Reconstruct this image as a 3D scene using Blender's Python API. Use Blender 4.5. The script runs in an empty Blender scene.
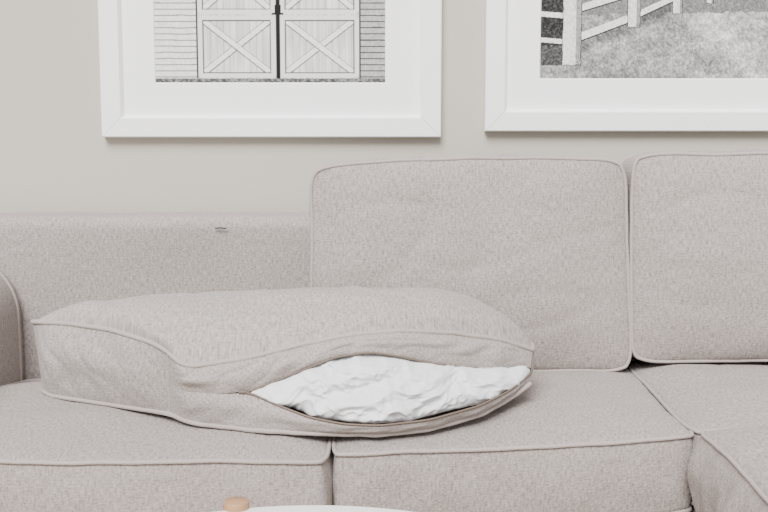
import bpy, bmesh, math
import numpy as np
from mathutils import Vector, noise, Matrix

scene = bpy.context.scene
CAM_Y = -3.12

# ------------------------------------------------------------------ materials
def new_mat(name):
    m = bpy.data.materials.new(name); m.use_nodes = True
    nt = m.node_tree; nt.nodes.clear()
    out = nt.nodes.new('ShaderNodeOutputMaterial')
    b = nt.nodes.new('ShaderNodeBsdfPrincipled')
    nt.links.new(b.outputs[0], out.inputs[0])
    return m, nt, b

def plain(name, col, rough=0.6, bump=0.0, bscale=40, var=0.0):
    m, nt, b = new_mat(name)
    b.inputs['Roughness'].default_value = rough
    b.inputs['Base Color'].default_value = (*col, 1)
    tc = nt.nodes.new('ShaderNodeTexCoord')
    n = nt.nodes.new('ShaderNodeTexNoise'); n.inputs['Scale'].default_value = bscale; n.inputs['Detail'].default_value = 5
    nt.links.new(tc.outputs['Object'], n.inputs['Vector'])
    if var:
        mx = nt.nodes.new('ShaderNodeMix'); mx.data_type = 'RGBA'
        mx.inputs[6].default_value = (*[c*(1-var) for c in col], 1)
        mx.inputs[7].default_value = (*[min(1, c*(1+var)) for c in col], 1)
        nt.links.new(n.outputs['Fac'], mx.inputs[0]); nt.links.new(mx.outputs[2], b.inputs['Base Color'])
    if bump:
        bp = nt.nodes.new('ShaderNodeBump'); bp.inputs['Strength'].default_value = bump; bp.inputs['Distance'].default_value = 0.002
        nt.links.new(n.outputs['Fac'], bp.inputs['Height']); nt.links.new(bp.outputs[0], b.inputs['Normal'])
    return m

def fabric(name, col, contrast=0.46):
    m, nt, b = new_mat(name)
    b.inputs['Roughness'].default_value = 0.95
    b.inputs['Specular IOR Level'].default_value = 0.15
    b.inputs['Sheen Weight'].default_value = 0.08
    b.inputs['Sheen Roughness'].default_value = 0.6
    uv = nt.nodes.new('ShaderNodeUVMap'); uv.uv_map = 'UVMap'
    def noi(sx, sy, det):
        mp = nt.nodes.new('ShaderNodeMapping'); mp.inputs['Scale'].default_value = (sx, sy, 1)
        nt.links.new(uv.outputs[0], mp.inputs[0])
        n1 = nt.nodes.new('ShaderNodeTexNoise'); n1.inputs['Scale'].default_value = 1; n1.inputs['Detail'].default_value = det
        nt.links.new(mp.outputs[0], n1.inputs['Vector']); return n1.outputs['Fac']
    g1 = noi(130, 270, 1.0)   # horizontal slubs
    g2 = noi(240, 60, 1.0)    # vertical cords
    n2 = noi(4, 4, 4)
    def math_(op, a, c):
        q = nt.nodes.new('ShaderNodeMath'); q.operation = op
        for i, v in enumerate((a, c)):
            if isinstance(v, (int, float)): q.inputs[i].default_value = v
            else: nt.links.new(v, q.inputs[i])
        return q.outputs[0]
    h = math_('ADD', math_('MULTIPLY', g1, 0.5), math_('MULTIPLY', g2, 0.5))
    c = math_('ADD', math_('MULTIPLY', math_('SUBTRACT', h, 0.5), contrast*4), math_('MULTIPLY', math_('SUBTRACT', n2, 0.5), 0.12))
    c = math_('ADD', c, 1.0)
    vm = nt.nodes.new('ShaderNodeVectorMath'); vm.operation = 'SCALE'
    vm.inputs[0].default_value = col
    nt.links.new(c, vm.inputs['Scale']); nt.links.new(vm.outputs[0], b.inputs['Base Color'])
    bp = nt.nodes.new('ShaderNodeBump'); bp.inputs['Strength'].default_value = 0.75; bp.inputs['Distance'].default_value = 0.003
    nt.links.new(h, bp.inputs['Height']); nt.links.new(bp.outputs[0], b.inputs['Normal'])
    return m

M_fab = fabric('sofa_fabric', (0.312, 0.272, 0.254))
M_fab2 = fabric('cushion_fabric', (0.325, 0.288, 0.269))
M_pipe = fabric('piping_fabric', (0.365, 0.318, 0.297), 0.1)
M_wall = plain('wall_paint', (0.462, 0.436, 0.376), 0.9, 0.05, 180)
M_frame = plain('white_lacquer', (0.93, 0.93, 0.93), 0.4, 0.02, 60)
M_mat = plain('mat_board', (0.95, 0.95, 0.95), 0.9, 0.03, 300)
M_floor = plain('floor_wood', (0.35, 0.25, 0.17), 0.5, 0.1, 12, 0.15)
M_stuff = plain('pillow_lining', (0.70, 0.712, 0.725), 0.6, 0.1, 60)
M_zip = plain('zipper_tape', (0.15, 0.11, 0.085), 0.7, 0.3, 400)
M_wood = plain('light_wood', (0.36, 0.20, 0.10), 0.5, 0.1, 30, 0.15)
M_table = plain('table_white', (0.9, 0.9, 0.9), 0.35, 0.0)
M_dark = plain('dark_thread', (0.03, 0.025, 0.025), 0.9)
M_trim = plain('trim_paint', (0.85, 0.85, 0.84), 0.5)

# ------------------------------------------------------------------ mesh builder
class MB:
    def __init__(s): s.v = []; s.f = []; s.uv = []; s.m = []; s.mats = []
    def mat(s, m):
        if m not in s.mats: s.mats.append(m)
        return s.mats.index(m)
    def grid(s, P, UV, m, wrap=False):
        mi = s.mat(m); n, k = P.shape[:2]; o = len(s.v)
        s.v.extend(P.reshape(-1, 3).tolist())
        for i in range(n-1):
            for j in range(k-1):
                s.f.append((o+i*k+j, o+(i+1)*k+j, o+(i+1)*k+j+1, o+i*k+j+1))
                s.uv += [tuple(UV[i, j]), tuple(UV[i+1, j]), tuple(UV[i+1, j+1]), tuple(UV[i, j+1])]
                s.m.append(mi)
    def tube(s, pts, r, m, closed=True, seg=8, ref=(0, 0, 1)):
        pts = np.asarray(pts, float)
        if closed: T = np.roll(pts, -1, 0)-np.roll(pts, 1, 0)
        else: T = np.gradient(pts, axis=0)
        T /= np.linalg.norm(T, axis=1)[:, None]+1e-12
        ref = np.asarray(ref, float)
        S = np.cross(T, ref); S /= np.linalg.norm(S, axis=1)[:, None]+1e-12
        U = np.cross(S, T)
        if closed:
            pts = np.vstack([pts, pts[:1]]); S = np.vstack([S, S[:1]]); U = np.vstack([U, U[:1]])
        an = np.linspace(0, 2*np.pi, seg+1)
        P = pts[:, None]+r*(np.cos(an)[None, :, None]*S[:, None]+np.sin(an)[None, :, None]*U[:, None])
        L = np.concatenate([[0], np.cumsum(np.linalg.norm(np.diff(pts, axis=0), axis=1))])
        UV = np.stack(np.broadcast_arrays(L[:, None], (an*r)[None]), -1)
        s.grid(P, UV, m)
    def build(s, name, parent=None, smooth=True, merge=1e-5):
        me = bpy.data.meshes.new(name); me.from_pydata(s.v, [], s.f)
        ul = me.uv_layers.new(name='UVMap'); ul.data.foreach_set('uv', np.array(s.uv).ravel())
        for m in s.mats: me.materials.append(m)
        me.polygons.foreach_set('material_index', s.m)
        bm = bmesh.new(); bm.from_mesh(me)
        bmesh.ops.remove_doubles(bm, verts=bm.verts, dist=merge)
        bmesh.ops.recalc_face_normals(bm, faces=bm.faces)
        bm.to_mesh(me); bm.free()
        me.polygons.foreach_set('use_smooth', [smooth]*len(me.polygons))
        ob = bpy.data.objects.new(name, me); scene.collection.objects.link(ob)
        if parent: ob.parent = parent
        return ob

def empty(name, loc=(0, 0, 0)):
    e = bpy.data.objects.new(name, None); scene.collection.objects.link(e); e.location = (0, 0, 0); e.empty_display_size = .1
    return e

def nz(x, y, z): return noise.noise(Vector((x, y, z)))
def wob(P, seed, sc=4.0, amp=0.004):
    Q = P.reshape(-1, 3).copy()
    for i, p in enumerate(Q):
        v = noise.noise_vector(Vector((p[0]*sc+seed, p[1]*sc, p[2]*sc)))
        v2 = noise.noise_vector(Vector((p[0]*sc*3.5+seed, p[1]*sc*3.5, p[2]*sc*3.5+9)))
        Q[i] += amp*np.array(v)+amp*.25*np.array(v2)
    return Q.reshape(P.shape)

# ------------------------------------------------------------------ box cushion
def box_cushion(name, parent, w, h, t, bulge, xf, seed, e=0.03, bulge_b=0.01, side=0.010, wr=0.008, mat=None, n=64, pr=0.0045, flat=3.0, wobamp=.007):
    mat = mat or M_fab
    mb = MB()
    s = np.linspace(-1, 1, n+1); a1 = np.sin(np.pi/2*s)*0.6+s*0.4
    A, B = np.meshgrid(a1, a1, indexing='ij')
    def emap(A, B):
        return w/2*A*(1-e*np.abs(B)**14), h/2*B*(1-e*(w/h)*np.abs(A)**14)
    X, Y = emap(A, B)
    prof = (np.clip(1-np.abs(A)**(flat*1.3), 0, 1)*np.clip(1-np.abs(B)**flat, 0, 1))**0.62
    Wn = np.zeros_like(X); Pk = np.zeros_like(X)
    for i in range(n+1):
        for j in range(n+1):
            x, y = X[i, j], Y[i, j]
            q = nz(x*3.0+seed, y*3.0, 0)*1.0+nz(x*8+seed, y*6, 3)*0.35
            r = 1-abs(nz(x*5+seed*2, y*2.5, 7))*4
            r2 = 1-abs(nz(x*2.5+seed*3+y*2, y*5-x*1.5, 17))*5
            Wn[i, j] = q-0.35*max(r, 0)**2-.35*max(r2, 0)**2
            # small gathers running away from the seams
            Pk[i, j] = nz(x*26+seed, y*3, 2)*max(0, 1-(1-abs(B[i, j]))*9)+nz(x*3, y*26+seed, 5)*max(0, 1-(1-abs(A[i, j]))*9)
    edge = np.clip(1-np.abs(A), 0, .25)*4*np.clip(1-np.abs(B), 0, .25)*4
    edge2 = np.clip((1-np.abs(A))*30, 0, 1)*np.clip((1-np.abs(B))*30, 0, 1)
    Zf = t/2+bulge*prof+wr*Wn*np.sqrt(edge)+.0035*Pk*edge2
    P = np.stack([X, Y, Zf], -1); UV = np.stack([X, Y], -1)
    def out(P): return xf(wob(P, seed, 4.0, wobamp))
    mb.grid(out(P), UV, mat)
    P2 = np.stack([X, Y, -t/2-bulge_b*prof], -1)
    mb.grid(out(P2), UV, mat)
    per = [(a, -1) for a in a1[:-1]]+[(1, b) for b in a1[:-1]]+[(a, 1) for a in a1[::-1][:-1]]+[(-1, b) for b in a1[::-1][:-1]]
    per = np.array(per); px, py = emap(per[:, 0], per[:, 1])
    C = np.stack([px, py], -1)
    T = np.roll(C, -1, 0)-np.roll(C, 1, 0); T /= np.linalg.norm(T, axis=1)[:, None]
    N = np.stack([T[:, 1], -T[:, 0]], -1)
    L = np.concatenate([[0], np.cumsum(np.linalg.norm(np.diff(np.vstack([C, C[:1]]), axis=0), axis=1))])
    Cc = np.vstack([C, C[:1]]); Nc = np.vstack([N, N[:1]])
    ks = np.linspace(-1, 1, 15)
    S = np.zeros((len(Cc), len(ks), 3))
    for i in range(len(Cc)):
        l = L[i] if i < len(Cc)-1 else 0
        for j, k in enumerate(ks):
            ww = 1+0.6*nz(l*9, seed, 0)+.45*nz(l*22, seed, k*1.2)
            o = side*(1-k*k)*ww
            S[i, j] = (Cc[i, 0]+Nc[i, 0]*o, Cc[i, 1]+Nc[i, 1]*o, k*t/2)
    UVs = np.stack(np.broadcast_arrays(L[:, None], (ks*t/2)[None]), -1)
    mb.grid(out(S), UVs, mat)
    for z in (t/2, -t/2):
        ring = np.stack([C[:, 0]+N[:, 0]*pr*.5, C[:, 1]+N[:, 1]*pr*.5, np.full(len(C), z)], -1)
        R = out(ring)
        nrm = xf(np.array([[0, 0, 1.0]]))-xf(np.array([[0, 0, 0.0]]))
        mb.tube(R, pr, M_pipe, True, 8, nrm[0]/np.linalg.norm(nrm[0]))
    return mb.build(name, parent)

def rbox(name, parent, lo, hi, r, mat, seg=4):
    bm = bmesh.new(); bmesh.ops.create_cube(bm, size=1)
    lo = np.array(lo, float); hi = np.array(hi, float)
    for v in bm.verts:
        v.co = Vector(((lo+hi)/2+np.array(v.co)*(hi-lo)).tolist())
    if r > 0: bmesh.ops.bevel(bm, geom=bm.edges[:], offset=r, segments=seg, profile=.5, affect='EDGES')
    uvl = bm.loops.layers.uv.new('UVMap')
    for f in bm.faces:
        nn = f.normal; ax = max(range(3), key=lambda k: abs(nn[k]))
        for l in f.loops:
            c = l.vert.co
            l[uvl].uv = (c.x, c.y) if ax == 2 else ((c.x, c.z) if ax == 1 else (c.y, c.z))
    me = bpy.data.meshes.new(name); bm.to_mesh(me); bm.free()
    me.materials.append(mat); me.polygons.foreach_set('use_smooth', [True]*len(me.polygons))
    ob = bpy.data.objects.new(name, me); scene.collection.objects.link(ob)
    if parent: ob.parent = parent
    if r > 0:
        md = ob.modifiers.new('wn', 'WEIGHTED_NORMAL'); md.keep_sharp = True
    else:
        me.polygons.foreach_set('use_smooth', [False]*len(me.polygons))
    return ob

# ------------------------------------------------------------------ room
rbox('wall_back', None, (-4, 0, 0), (4, .12, 2.7), 0, M_wall)
rbox('floor', None, (-4, -5, -.1), (4, .12, 0), 0, M_floor)
rbox('baseboard_back', None, (-4, -.018, 0), (4, 0, .12), .004, M_trim)

# ------------------------------------------------------------------ sofa
sofa = empty('sectional_sofa')
def back_frame():
    mb = MB()
    x0, x1 = -1.30, 1.46; nx = 160
    prof = []
    yf, yb, zt, r = -.25, -.05, .831, .035
    zs = np.linspace(.12, zt-r, 24)
    for z in zs: prof.append((yf, z))
    for a in np.linspace(0, math.pi/2, 9)[1:]: prof.append((yf+r-r*math.cos(a), zt-r+r*math.sin(a)))
    for y in np.linspace(yf+r, yb-r, 6)[1:]: prof.append((y, zt))
    for a in np.linspace(0, math.pi/2, 9)[1:]: prof.append((yb-r+r*math.sin(a), zt-r+r*math.cos(a)))
    prof.append((yb, .12)); prof.append((yf, .12)); prof = np.array(prof)
    xs = np.linspace(x0, x1, nx)
    L = np.concatenate([[0], np.cumsum(np.linalg.norm(np.diff(prof, axis=0), axis=1))])
    P = np.zeros((nx, len(prof), 3)); UV = np.zeros((nx, len(prof), 2))
    for i, x in enumerate(xs):
        for j, (y, z) in enumerate(prof):
            o = 0.006*nz(x*4, z*5, 1)+.003*nz(x*12, z*4, 5)
            P[i, j] = (x, y-(o if y < -.2 else 0), z+(.005*nz(x*3, 0, 2)+.0015*nz(x*14, 0, 4) if z > .7 else 0)); UV[i, j] = (x, L[j])
    mb.grid(P, UV, M_fab)
    for k, x in ((0, x0), (-1, x1)):
        c = prof.mean(0); Q = np.zeros((2, len(prof), 3)); Q[0] = P[k]; Q[1] = (x, c[0], c[1])
        mb.grid(Q, np.stack([Q[..., 1], Q[..., 2]], -1), M_fab)
    return mb.build('back_frame', sofa)
back_frame()
rbox('base_front', sofa, (-1.10, -1.04, .10), (.66, -.20, .268), .02, M_fab)
rbox('base_chaise', sofa, (.655, -1.64, .10), (1.44, -.20, .268), .02, M_fab)
for i, (x, y) in enumerate([(-1.05, -.98), (.55, -.98), (-1.05, -.2), (1.36, -.2), (.74, -1.56), (1.36, -1.56)]):
    rbox('foot_%d' % (i+1), sofa, (x-.03, y-.03, 0), (x+.03, y+.03, .11), .008, M_wood)
def arm(name, xi, sgn):
    mb = MB(); r = .16; zc = .57
    prof = [(0, z) for z in np.linspace(.10, zc, 12)]
    for a in np.linspace(0, math.pi, 30)[1:]: prof.append((-(r-r*math.cos(a)), zc+r*math.sin(a)))
    prof += [(-2*r, zc-.03), (-2*r+.05, zc-.08), (-2*r+.06, .3), (-2*r+.06, .10), (0, .10)]
    prof = np.array(prof); c = np.array([-r, .4])
    L = np.concatenate([[0], np.cumsum(np.linalg.norm(np.diff(prof, axis=0), axis=1))])
    ys = [-.08]+list(np.linspace(-.10, -1.10, 40))+[-1.115, -1.122, -1.124, -1.124]
    sc = [1]+[1]*40+[.985, .95, .9, 0]
    P = np.zeros((len(ys), len(prof), 3)); UV = np.zeros((len(ys), len(prof), 2))
    for i, (y, s_) in enumerate(zip(ys, sc)):
        for j in range(len(prof)):
            q = c+(prof[j]-c)*s_
            o = .004*nz(y*4, L[j]*4, 9)
            P[i, j] = (xi+sgn*(q[0]+o), y, q[1]); UV[i, j] = (y, L[j])
    mb.grid(P, UV, M_fab)
    ring = P[-5][:-1].copy(); ring[:, 1] -= .006
    mb.tube(ring, .0045, M_pipe, True, 8, (0, 1, 0))
    # piping running around the arm where it meets the back
    ring = P[8][:-1].copy(); cc = ring.mean(0); ring = cc+(ring-cc)*1.006
    mb.tube(ring, .0045, M_pipe, True, 8, (0, 1, 0))
    mb.build(name, sofa)
arm('arm_left', -.990, 1)
arm('arm_right', 1.46, -1)

def seat_xf(cx, cy, cz, fn=None):
    def f(P):
        Q = P.reshape(-1, 3)+np.array([cx, cy, cz])
        if fn: Q = fn(Q)
        return Q.reshape(P.shape)
    return f
sst = lambda x: np.clip(x, 0, 1)**2*(3-2*np.clip(x, 0, 1))
def fl(Q):
    b = sst((Q[:, 1]+.62)/.35); Q[:, 2] -= .045*b
    return Q
box_cushion('seat_cushion_1', sofa, .875, .85, .16, .02, seat_xf(-.550, -.695, .351, fl), 1.3)
def fm(Q):
    k = sst((-.3-Q[:, 1])/.7); s_ = (Q[:, 0]+.10)/.75
    Q[:, 1] += k*(.115*np.clip(s_, 0, 1))
    return Q
box_cushion('seat_cushion_2', sofa, .752, .81, .16, .024, seat_xf(.275, -.675, .352, fm), 4.7)
box_cushion('seat_cushion_3', sofa, .80, .70, .16, .035, seat_xf(1.050, -.62, .360), 8.1)
box_cushion('chaise_cushion', sofa, .80, .68, .19, .050, seat_xf(1.050, -1.310, .356), 11.9, side=.028)

def back_xf(cx, cy, cz, lean=0.0, roll=0.0, fn=None):
    def f(P):
        Q = P.reshape(-1, 3).copy()
        if fn: Q = fn(Q)
        x, y, z = Q[:, 0], Q[:, 1], Q[:, 2]
        X = x*math.cos(roll)-y*math.sin(roll); Y = x*math.sin(roll)+y*math.cos(roll)
        R = np.stack([cx+X, cy-z*math.cos(lean)+Y*math.sin(lean), cz+Y*math.cos(lean)+z*math.sin(lean)], -1)
        return R.reshape(P.shape)
    return f
def bt1(Q):
    q = np.clip((Q[:, 1]+.265)/.53, 0, 1)
    Q[:, 0] -= np.clip(Q[:, 0]/.4, 0, 1)*q*.024
    Q[:, 1] -= np.clip(-Q[:, 0]/.4, 0, 1)*q*.016
    Q[:, 2] += .010*np.exp(-((Q[:, 1]+.08)/.14)**2)*(Q[:, 2] > .06)
    return Q
def bt2(Q):
    Q[:, 2] += .010*np.exp(-((Q[:, 1]+.08)/.14)**2)*(Q[:, 2] > .06)
    return Q
box_cushion('back_cushion_1', sofa, .812, .542, .165, .040, back_xf(.224, -.348, .718, .05, .004, bt1), 21.0, e=.034, bulge_b=.003, wr=.011, flat=2.9)
box_cushion('back_cushion_2', sofa, .80, .526, .165, .046, back_xf(1.030, -.350, .739, .05, .0, bt2), 25.0, e=.034, bulge_b=.003, wr=.011, flat=2.9)
mb = MB(); mb.tube([(-.455, -.2585, .802), (-.440, -.2600, .803), (-.424, -.2585, .801)], .0019, M_dark, False, 6); mb.build('loose_thread', sofa)

# ------------------------------------------------------------------ unzipped cushion (lying flat)
loose = empty('unzipped_cushion')
def curve(pts, n, par=None, sm=6):
    pts = np.array(pts, float)
    if par is None:
        par = np.concatenate([[0], np.cumsum(np.linalg.norm(np.diff(pts, axis=0), axis=1))])
    par = np.array(par, float); par = (par-par[0])/(par[-1]-par[0])
    u = np.linspace(0, 1, n)
    C = np.stack([np.interp(u, par, pts[:, k]) for k in range(3)], -1)
    for _ in range(sm*3):
        C[1:-1] = .25*C[:-2]+.5*C[1:-1]+.25*C[2:]
    C[:, 1] += CAM_Y
    return C
NF = 201; NS = 71
def fcurve(pts):
    pts = np.array(pts, float); return curve(pts, NF, par=pts[:, 0])
Tf = fcurve([(-.454, 2.20, .605), (-.425, 2.165, .588), (-.39, 2.16, .583), (-.278, 2.165, .600), (-.175, 2.18, .624), (-.071, 2.20, .641), (.034, 2.23, .644), (.143, 2.28, .630), (.259, 2.34, .603), (.341, 2.40, .566)])
Bf = fcurve([(-.460, 2.235, .462), (-.409, 2.180, .458), (-.340, 2.155, .457), (-.254, 2.126, .456), (-.129, 2.103, .457), (-.008, 2.095, .457), (.094, 2.13, .458), (.204, 2.213, .465), (.278, 2.30, .478), (.328, 2.345, .50)])
Z1 = fcurve([(-.457, 2.217, .535), (-.42, 2.168, .528), (-.34, 2.145, .528), (-.278, 2.150, .533), (-.194, 2.155, .567), (-.10, 2.165, .603), (-.029, 2.175, .611), (.034, 2.20, .596), (.120, 2.24, .5685), (.233, 2.30, .546), (.333, 2.37, .533)])
Z2 = fcurve([(-.457, 2.217, .535), (-.42, 2.168, .528), (-.34, 2.145, .528), (-.278, 2.147, .530), (-.212, 2.12, .508), (-.149, 2.095, .491), (-.078, 2.078, .482), (-.008, 2.075, .480), (.093, 2.11, .482), (.202, 2.19, .490), (.276, 2.28, .500), (.332, 2.355, .522)])
Tl = curve([(-.454, 2.20, .605), (-.49, 2.228, .618), (-.60, 2.305, .632), (-.72, 2.39, .630), (-.80, 2.445, .622), (-.831, 2.485, .616)], NS, sm=3)
Bl = curve([(-.460, 2.235, .462), (-.62, 2.33, .458), (-.77, 2.415, .455), (-.803, 2.455, .455)], NS, sm=3)
Tb = curve([(-.831, 2.485, .616), (-.80, 2.53, .612), (-.6, 2.59, .60), (-.3, 2.59, .60), (0, 2.59, .60), (.15, 2.575, .60), (.20, 2.56, .59)], NF)
Bb = curve([(-.803, 2.455, .455), (-.76, 2.51, .455), (-.6, 2.56, .458), (-.3, 2.56, .458), (0, 2.56, .460), (.15, 2.545, .462), (.19, 2.53, .467)], NF)
Tr = curve([(.341, 2.40, .566), (.345, 2.44, .571), (.30, 2.50, .58), (.20, 2.56, .59)], NS)
Br = curve([(.328, 2.345, .50), (.325, 2.40, .49), (.27, 2.48, .472), (.19, 2.53, .467)], NS)
def coons(f, b, l, r):
    U = np.linspace(0, 1, len(f))[:, None, None]; V = np.linspace(0, 1, len(l))[None, :, None]
    Lc = (1-V)*f[:, None]+V*b[:, None]; Lr = (1-U)*l[None]+U*r[None]
    Bi = (1-U)*(1-V)*f[0]+U*(1-V)*f[-1]+(1-U)*V*b[0]+U*V*b[-1]
    return Lc+Lr-Bi
cov = MB()
Pt = coons(Tf, Tb, Tl, Tr)
U = np.linspace(-1, 1, NF)[:, None]; V = np.linspace(-1, 1, NS)[None]
pf = ((1-np.abs(U)**np.where(U < 0, 7, 5))*(1-np.abs(V)**2.8))**.68
Pt[..., 2] += (.079+.010*U**2+.008*U)*pf
for i in range(NF):
    for j in range(NS):
        x, y = Pt[i, j, 0], Pt[i, j, 1]
        u_ = U[i, 0]; v_ = V[0, j]
        ed = min(1, (1-abs(u_))*5)*min(1, (1-abs(v_))*4)
        g = max(0, 1-(1+v_)*3.0)*min(1, (1+v_)*20)*min(1, (1-abs(u_))*8)
        c1 = max(0, 1-abs(nz(x*3.2+2, y*6-x*2, 8))*6)
        c2 = max(0, 1-abs(nz(x*5+y*4, y*5-x*1, 28))*7)
        Pt[i, j, 2] += ed*(.007*nz(x*4, y*4, 1)+.0035*nz(x*9+y*5, y*12, 4)-.007*c1-.004*c2)+g*.005*nz(x*24, y*4, 11)
cov.grid(Pt, Pt[..., :2].copy(), M_fab2)
Pb = coons(Bf, Bb, Bl, Br)
cov.grid(Pb, Pb[..., :2].copy(), M_fab2)
def strip(A, B, outw, bul, nv=16, sd=0, wr=.003, fold=0.0):
    P = np.zeros((len(A), nv+1, 3)); UV = np.zeros((len(A), nv+1, 2))
    L = np.concatenate([[0], np.cumsum(np.linalg.norm(np.diff(A, axis=0), axis=1))])
    for i in range(len(A)):
        fe = min(1, i/12, (len(A)-1-i)/12)
        for j in range(nv+1):
            v = j/nv; p = A[i]*(1-v)+B[i]*v
            bb = 4*v*(1-v)
            cr = max(0, 1-abs(nz(L[i]*9+sd+v*1.5, v*1.5-L[i]*3, 6))*5)
            o = bul*bb*fe+wr*bb*(nz(L[i]*7+sd, v*2, 0)+.6*nz(L[i]*20+sd, v*3+L[i]*5, 3))*fe-fold*bb*cr*fe
            P[i, j] = p+np.array(outw)*o
            UV[i, j] = (L[i], v*.15)
    cov.grid(P, UV, M_fab2)
strip(Tf, Z1, (0, -1, .1), .014, sd=2, wr=.010, fold=.005)
strip(Z2, Bf, (0, -1, .0), .008, sd=5, wr=.006)
strip(Tl, Bl, (-.60, -.80, 0), .022, 28, sd=9, wr=.009, fold=.004)
strip(Tb, Bb, (0, 1, 0), .012, sd=13)
strip(Tr, Br, (1, .3, 0), .015, sd=17)
loopT = np.vstack([Tf, Tr[1:], Tb[::-1][1:], Tl[::-1][1:-1]])
loopB = np.vstack([Bf, Br[1:], Bb[::-1][1:], Bl[::-1][1:-1]])
for lp, sd in ((loopT, 1), (loopB, 2)):
    lp = lp.copy()
    for i in range(len(lp)): lp[i, 2] += .0015*nz(i*.12, sd, 0)
    cov.tube(lp, .0056, M_pipe, True, 8)
# upright seam where the boxing strip is joined at the front corner
sm_ = np.array([Tf[0]*(1-q)+Bf[0]*q for q in np.linspace(0, 1, 12)])
cov.tube(sm_, .0032, M_pipe, False, 8, (0, 1, 0))
cov.build('cover', loose, merge=2e-5)
zp = MB()
k0 = int(NF*.215)
for Zc, o in ((Z1, -.001), (Z2, .002)):
    C = Zc[k0:].copy(); C[:, 1] -= .002; C[:, 2] += o
    zp.tube(C, .0022, M_zip, False, 6)
zp_c = Z1[k0]+np.array([-.004, -.005, 0])
zp.tube([zp_c+np.array([-.008, 0, 0]), zp_c+np.array([0, -.001, 0]), zp_c+np.array([.008, 0, 0])], .0032, M_zip, False, 8)
zp.build('zipper', loose)
# inner pillow with softly crumpled lining
def ridged(x, y, z):
    s_ = 0; a = 1; f = 1
    for k in range(3):
        q = nz(x*f+k*7.3, y*f, z*f)
        s_ += a*(1-2.6*math.sqrt(q*q+.0012)); a *= .50; f *= 1.95
    return s_
st = MB(); NU = 480; NVV = 250
us = np.linspace(.222, .998, NU); idx = us*(NF-1)
lerp = lambda C, q: np.array([np.interp(q, np.arange(NF), C[:, k]) for k in range(3)])
P = np.zeros((NU, NVV, 3)); UV = np.zeros((NU, NVV, 2))
for i in range(NU):
    z1 = lerp(Z1, idx[i]); z2 = lerp(Z2, idx[i]); mid = (z1+z2)/2
    tt = i/(NU-1); endf = min(1, tt/.10, (1-tt)/.05)
    endf = math.sin(endf*math.pi/2)
    hgt = (z1[2]-z2[2])/2+.010*endf+.001; dep = .02+.11*endf
    cy = mid[1]+dep-.012*endf+.006*(1-endf)
    tilt = (z1[1]-z2[1])/max(z1[2]-z2[2], .01)
    for j in range(NVV):
        q = 2*j/(NVV-1)-1
        a = math.pi*(q*abs(q)**.35)
        ca, sa = math.cos(a), math.sin(a)
        cx = math.copysign(abs(ca)**.62, ca); sx = math.copysign(abs(sa)**.75, sa)
        dz = hgt*sx
        y = cy-dep*cx+dz*min(tilt, 1.0)*.9; z = mid[2]+dz
        x = mid[0]
        fr = max(0, ca)**.5
        wx = x+.03*nz(x*9, z*9, 40); wz = z+.03*nz(x*9, z*9, 50)
        w = ridged(wx*12+wz*9, wz*17-wx*5, 2)-1.0
        w2 = nz(x*10, z*12, 5)
        P[i, j] = (x+.004*w2*endf, y-fr*endf*(.0125*w+.012*w2), z+.004*endf*nz(x*20, z*20, 9))
        UV[i, j] = (x, z)
st.grid(P, UV, M_stuff)
st.build('inner_pillow', loose)

# ------------------------------------------------------------------ framed prints
def printed_mesh(name, parent, x0, x1, z0, z1, y, fn, nx=520, nz_=440):
    xs = np.linspace(x0, x1, nx); zs = np.linspace(z0, z1, nz_)
    X, Z = np.meshgrid(xs, zs, indexing='ij')
    v = np.stack([X, np.full_like(X, y), Z], -1).reshape(-1, 3)
    I = np.arange(nx-1)[:, None]*nz_+np.arange(nz_-1)[None]
    F = np.stack([I, I+nz_, I+nz_+1, I+1], -1).reshape(-1, 4)
    me = bpy.data.meshes.new(name); me.from_pydata(v.tolist(), [], F.tolist())
    G = fn((X-x0)/.002878, (Z-z0)/.0028)
    G = np.clip(G, 0.02, 1)**3.6*.95
    ca = me.color_attributes.new('print', 'FLOAT_COLOR', 'POINT')
    C = np.ones((nx*nz_, 4)); C[:, :3] = G.reshape(-1, 1)
    ca.data.foreach_set('color', C.ravel())
    m, nt, b = new_mat(name+'_ink'); b.inputs['Roughness'].default_value = .55; b.inputs['Specular IOR Level'].default_value = .25
    at = nt.nodes.new('ShaderNodeAttribute'); at.attribute_name = 'print'
    nt.links.new(at.outputs['Color'], b.inputs['Base Color'])
    me.materials.append(m)
    ob = bpy.data.objects.new(name, me); scene.collection.objects.link(ob); ob.parent = parent
    return ob
def smooth_noise(X, Y, sc, seed, ay=1.0):
    r = np.random.default_rng(seed); g = r.random((64, 64))
    x = X/sc; y = Y/(sc*ay); xi = np.floor(x).astype(int); yi = np.floor(y).astype(int); fx = x-xi; fy = y-yi
    fx = fx*fx*(3-2*fx); fy = fy*fy*(3-2*fy)
    q = lambda a, b: g[a % 64, b % 64]
    return (q(xi, yi)*(1-fx)+q(xi+1, yi)*fx)*(1-fy)+(q(xi, yi+1)*(1-fx)+q(xi+1, yi+1)*fx)*fy
def seg(X, Y, a, b, w):
    a = np.array(a, float); b = np.array(b, float); d = b-a; L = d@d
    t = np.clip(((X-a[0])*d[0]+(Y-a[1])*d[1])/L, 0, 1)
    return np.hypot(X-a[0]-t*d[0], Y-a[1]-t*d[1]) < w
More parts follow.
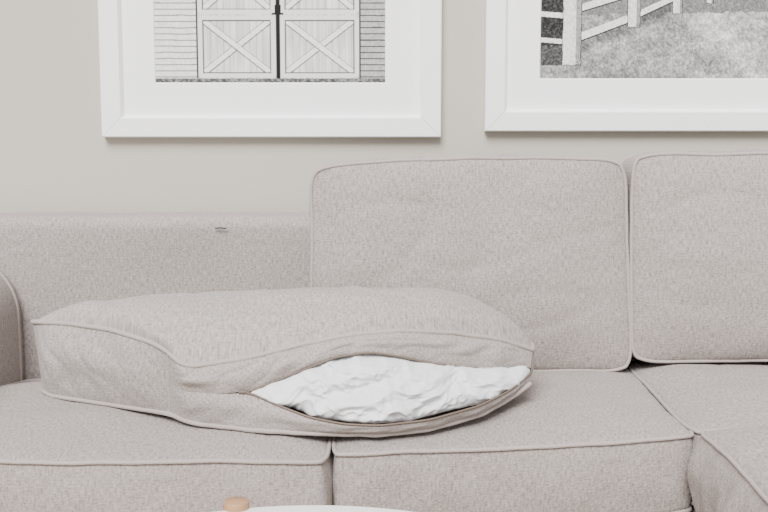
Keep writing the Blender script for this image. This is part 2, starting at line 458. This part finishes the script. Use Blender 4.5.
def barn(X, Y):
    n = smooth_noise(X, Y, 1.7, 1); n2 = smooth_noise(X, Y, 14, 2); nv = smooth_noise(X, Y, 2.2, 9, 12)
    G = .84+.05*n+.05*n2
    sid = (X < 42) | (X > 206)
    ln = ((Y+.6*n2) % 6.2) < 1.2
    G = np.where(sid, np.where(ln, .66, .89+.07*n), G)
    G = np.where((X > 206), np.where(ln, .44, .72+.1*n), G)
    for x0, x1 in ((43, 122), (125, 205)):
        ins = (X >= x0) & (X <= x1) & (Y > 5)
        G = np.where(ins, .82+.10*nv+.05*n2-.08*(((X-x0) % 6.5) < .9), G)
        ax, bx = x0+3, x1-3
        for (yb, yt) in ((8, 66), (72, 134)):
            for A, B in (((ax, yb), (bx, yt)), ((ax, yt), (bx, yb))):
                inside = (X > ax) & (X < bx) & (Y > yb) & (Y < yt)
                G = np.where(seg(X, Y-.0, A, B, 3.4) & inside, .52+.15*n, G)
                G = np.where(seg(X, Y-.4, A, B, 2.5) & inside, .92+.05*n, G)
            bd = (((np.abs(X-ax) < 2.2) | (np.abs(X-bx) < 2.2)) & (Y > yb) & (Y < yt)) | (((np.abs(Y-yb) < 2.2) | (np.abs(Y-yt) < 2.2)) & (X > ax) & (X < bx))
            G = np.where(bd, .92, G)
            bd = (((np.abs(X-ax-3) < .6) | (np.abs(X-bx+3) < .6)) & (Y > yb+2) & (Y < yt-2)) | (((np.abs(Y-yb-2.8) < .5) | (np.abs(Y-yt+2.8) < .7)) & (X > ax+3) & (X < bx-3))
            G = np.where(bd, .54, G)
        G = np.where((np.abs(X-x0) < .8) & (Y > 5), .42, G)
        G = np.where((np.abs(X-x1) < .8) & (Y > 5), .42, G)
    G = np.where((np.abs(X-123.5) < 1.2) & (Y > 4), .08, G)
    G = np.where((np.abs(X-123.5) < 3) & (np.abs(Y-74) < 5), .15, G)
    G = np.where((np.abs(X-123.5) < 6) & (np.abs(Y-70) < 1.0), .15, G)
    G = np.where(Y > 142, .35+.2*n, G)
    G = np.where((Y < 4.5+1.2*n), .40+.35*n, G)
    G = np.where((Y < 1.4), .2, G)
    return G
def fence(X, Y):
    n = smooth_noise(X, Y, 1.3, 5); nb = smooth_noise(X+.4*Y, Y, .8, 15, 3.5); n2 = smooth_noise(X, Y, 6, 6, .6); n3 = smooth_noise(X, Y, 34, 7, .5)
    G = .42+.18*n+.13*nb+.13*n2+.13*n3
    G = np.where(Y > 62+X*.02+4*n2, .50+.14*n+.1*nb, G)
    G = np.where(Y > 100, .25+.2*n+.1*n2, G)
    path = np.exp(-((X-(165+(60-Y)*.9))/20)**2); G = G+.10*path*(Y < 66)
    dk = np.exp(-((Y-(16+X*.42))/7)**2)*(X < 130); G = G-.13*dk
    G = np.where((X < 24) & (Y > 30+5*n2), .22+.28*n, G)
    G = np.where((X < 34) & (Y > 14) & (Y < 34), .34+.25*n, G)
    for A, B, w in (((40, 43), (92, 63), 3.6), ((92, 63), (136, 84), 2.8), ((40, 72), (92, 88), 3.4), ((0, 40), (24, 38), 2.4), ((0, 66), (24, 64), 2.6), ((40, 96), (96, 108), 3)):
        G = np.where(seg(X, Y+1.0, A, B, w+.4), .32, G); G = np.where(seg(X, Y, A, B, w), .86+.12*n, G)
    for x, yb, yt, w in ((32, 14, 125, 9), (93, 52, 115, 6), (136, 66, 108, 4.5), (168, 76, 108, 3)):
        w_ = w*(.93+.1*n2)
        G = np.where((np.abs(X-x) < w_+.7) & (Y > yb) & (Y < yt), .34, G)
        G = np.where((np.abs(X-x) < w_) & (Y > yb+1.5*n) & (Y < yt), .90+.10*n-.20*((X-x)/w > .45)-.1*nb, G)
    return G
def framed(name, x0, z0, W, H, p, fn):
    e = empty(name); fw = .062; y0 = -0.0015; yf = -.032
    mb = MB()
    prof = [(0, y0), (0, yf+.003), (.003, yf), (fw-.008, yf), (fw-.006, yf+.001), (fw, yf+.012), (fw, y0)]
    cs = [(x0, z0, 1, 1), (x0+W, z0, -1, 1), (x0+W, z0+H, -1, -1), (x0, z0+H, 1, -1)]
    for k in range(4):
        a = cs[k]; b = cs[(k+1) % 4]
        P = np.zeros((2, len(prof), 3))
        g = .0005
        for j, (i_, y) in enumerate(prof):
            A = np.array([a[0]+a[2]*i_, y, a[1]+a[3]*i_]); B = np.array([b[0]+b[2]*i_, y, b[1]+b[3]*i_])
            dd = (B-A)/np.linalg.norm(B-A)
            P[0, j] = A+dd*g; P[1, j] = B-dd*g
        mb.grid(P, P[..., [0, 2]].copy(), M_frame)
    mb.build('moulding', e, smooth=False)
    px0, px1, pz0, pz1 = p
    mm = MB(); ix0, ix1, iz0, iz1 = x0+fw-.004, x0+W-fw+.004, z0+fw-.004, z0+H-fw+.004
    ym = -.016; b_ = .0025
    O = [(ix0, iz0), (ix1, iz0), (ix1, iz1), (ix0, iz1)]
    I = [(px0, pz0), (px1, pz0), (px1, pz1), (px0, pz1)]
    J = [(px0+b_, pz0+b_), (px1-b_, pz0+b_), (px1-b_, pz1-b_), (px0+b_, pz1-b_)]
    for k in range(4):
        l = (k+1) % 4
        P = np.array([[(O[k][0], ym, O[k][1]), (I[k][0], ym, I[k][1]), (J[k][0], ym+b_, J[k][1])],
                      [(O[l][0], ym, O[l][1]), (I[l][0], ym, I[l][1]), (J[l][0], ym+b_, J[l][1])]])
        mm.grid(P, P[..., [0, 2]].copy(), M_mat)
    mm.build('mat_board', e, smooth=False)
    printed_mesh('photo_print', e, px0, px1, pz0, pz1, ym+b_+.0004, fn)
    rbox('backing', e, (x0+.01, -.010, z0+.01), (x0+W-.01, -.0015, z0+H-.01), 0, M_mat)
    return e
framed('framed_photo', -.812, 1.043, .976, .80, (-.659, .006, 1.197, 1.67), barn)
framed('framed_photo', .2907, 1.060, .976, .80, (.446, 1.111, 1.2085, 1.68), fence)

# ------------------------------------------------------------------ tray coffee table
tab = empty('coffee_table')
def lathe(name, parent, cx, cy, prof, mat, n=96):
    mb = MB(); an = np.linspace(0, 2*np.pi, n+1); prof = np.array(prof)
    P = np.stack([cx+prof[None, :, 0]*np.cos(an)[:, None], cy+prof[None, :, 0]*np.sin(an)[:, None], np.broadcast_to(prof[None, :, 1], (n+1, len(prof)))], -1)
    UV = np.stack([P[..., 0], P[..., 2]], -1)
    mb.grid(P, UV, mat); return mb.build(name, parent)
TC = (-.113, CAM_Y+1.225); R = .455; dz = .003
lathe('tabletop', tab, TC[0], TC[1], [(0, .43+dz), (R-.006, .43+dz), (R-.001, .432+dz), (R, .436+dz), (R, .455+dz), (R-.001, .459+dz), (R-.005, .460+dz), (0, .460+dz)], M_table, 160)
for k in range(3):
    a = math.radians(90+16+120*k); lx = TC[0]+(R+.002)*math.cos(a); ly = TC[1]+(R+.002)*math.sin(a)
    lathe('leg_%d' % (k+1), tab, lx, ly, [(0, 0), (.015, 0), (.020, .2), (.021, .469), (.0208, .473), (.0195, .475), (0, .475)], M_wood, 32)

# ------------------------------------------------------------------ light + camera
w = bpy.data.worlds.new('World'); scene.world = w; w.use_nodes = True
bg = w.node_tree.nodes['Background']; bg.inputs[0].default_value = (1.0, 0.99, .985, 1); bg.inputs[1].default_value = 1.1
sl = bpy.data.lights.new('window_daylight', 'SUN'); sl.energy = 7.4; sl.angle = math.radians(32); sl.color = (1, .988, .975)
so = bpy.data.objects.new('window_daylight', sl); scene.collection.objects.link(so)
so.rotation_euler = Vector((.22, .8, -.8)).to_track_quat('-Z', 'Y').to_euler(); so.location = (-1, -3, 3)
cam = bpy.data.cameras.new('camera'); co = bpy.data.objects.new('camera', cam); scene.collection.objects.link(co)
cam.lens = 50; cam.sensor_width = 36; co.location = (0, CAM_Y, 1.078); co.rotation_euler = (math.radians(83), 0, 0)
cam.clip_start = .05
scene.camera = co
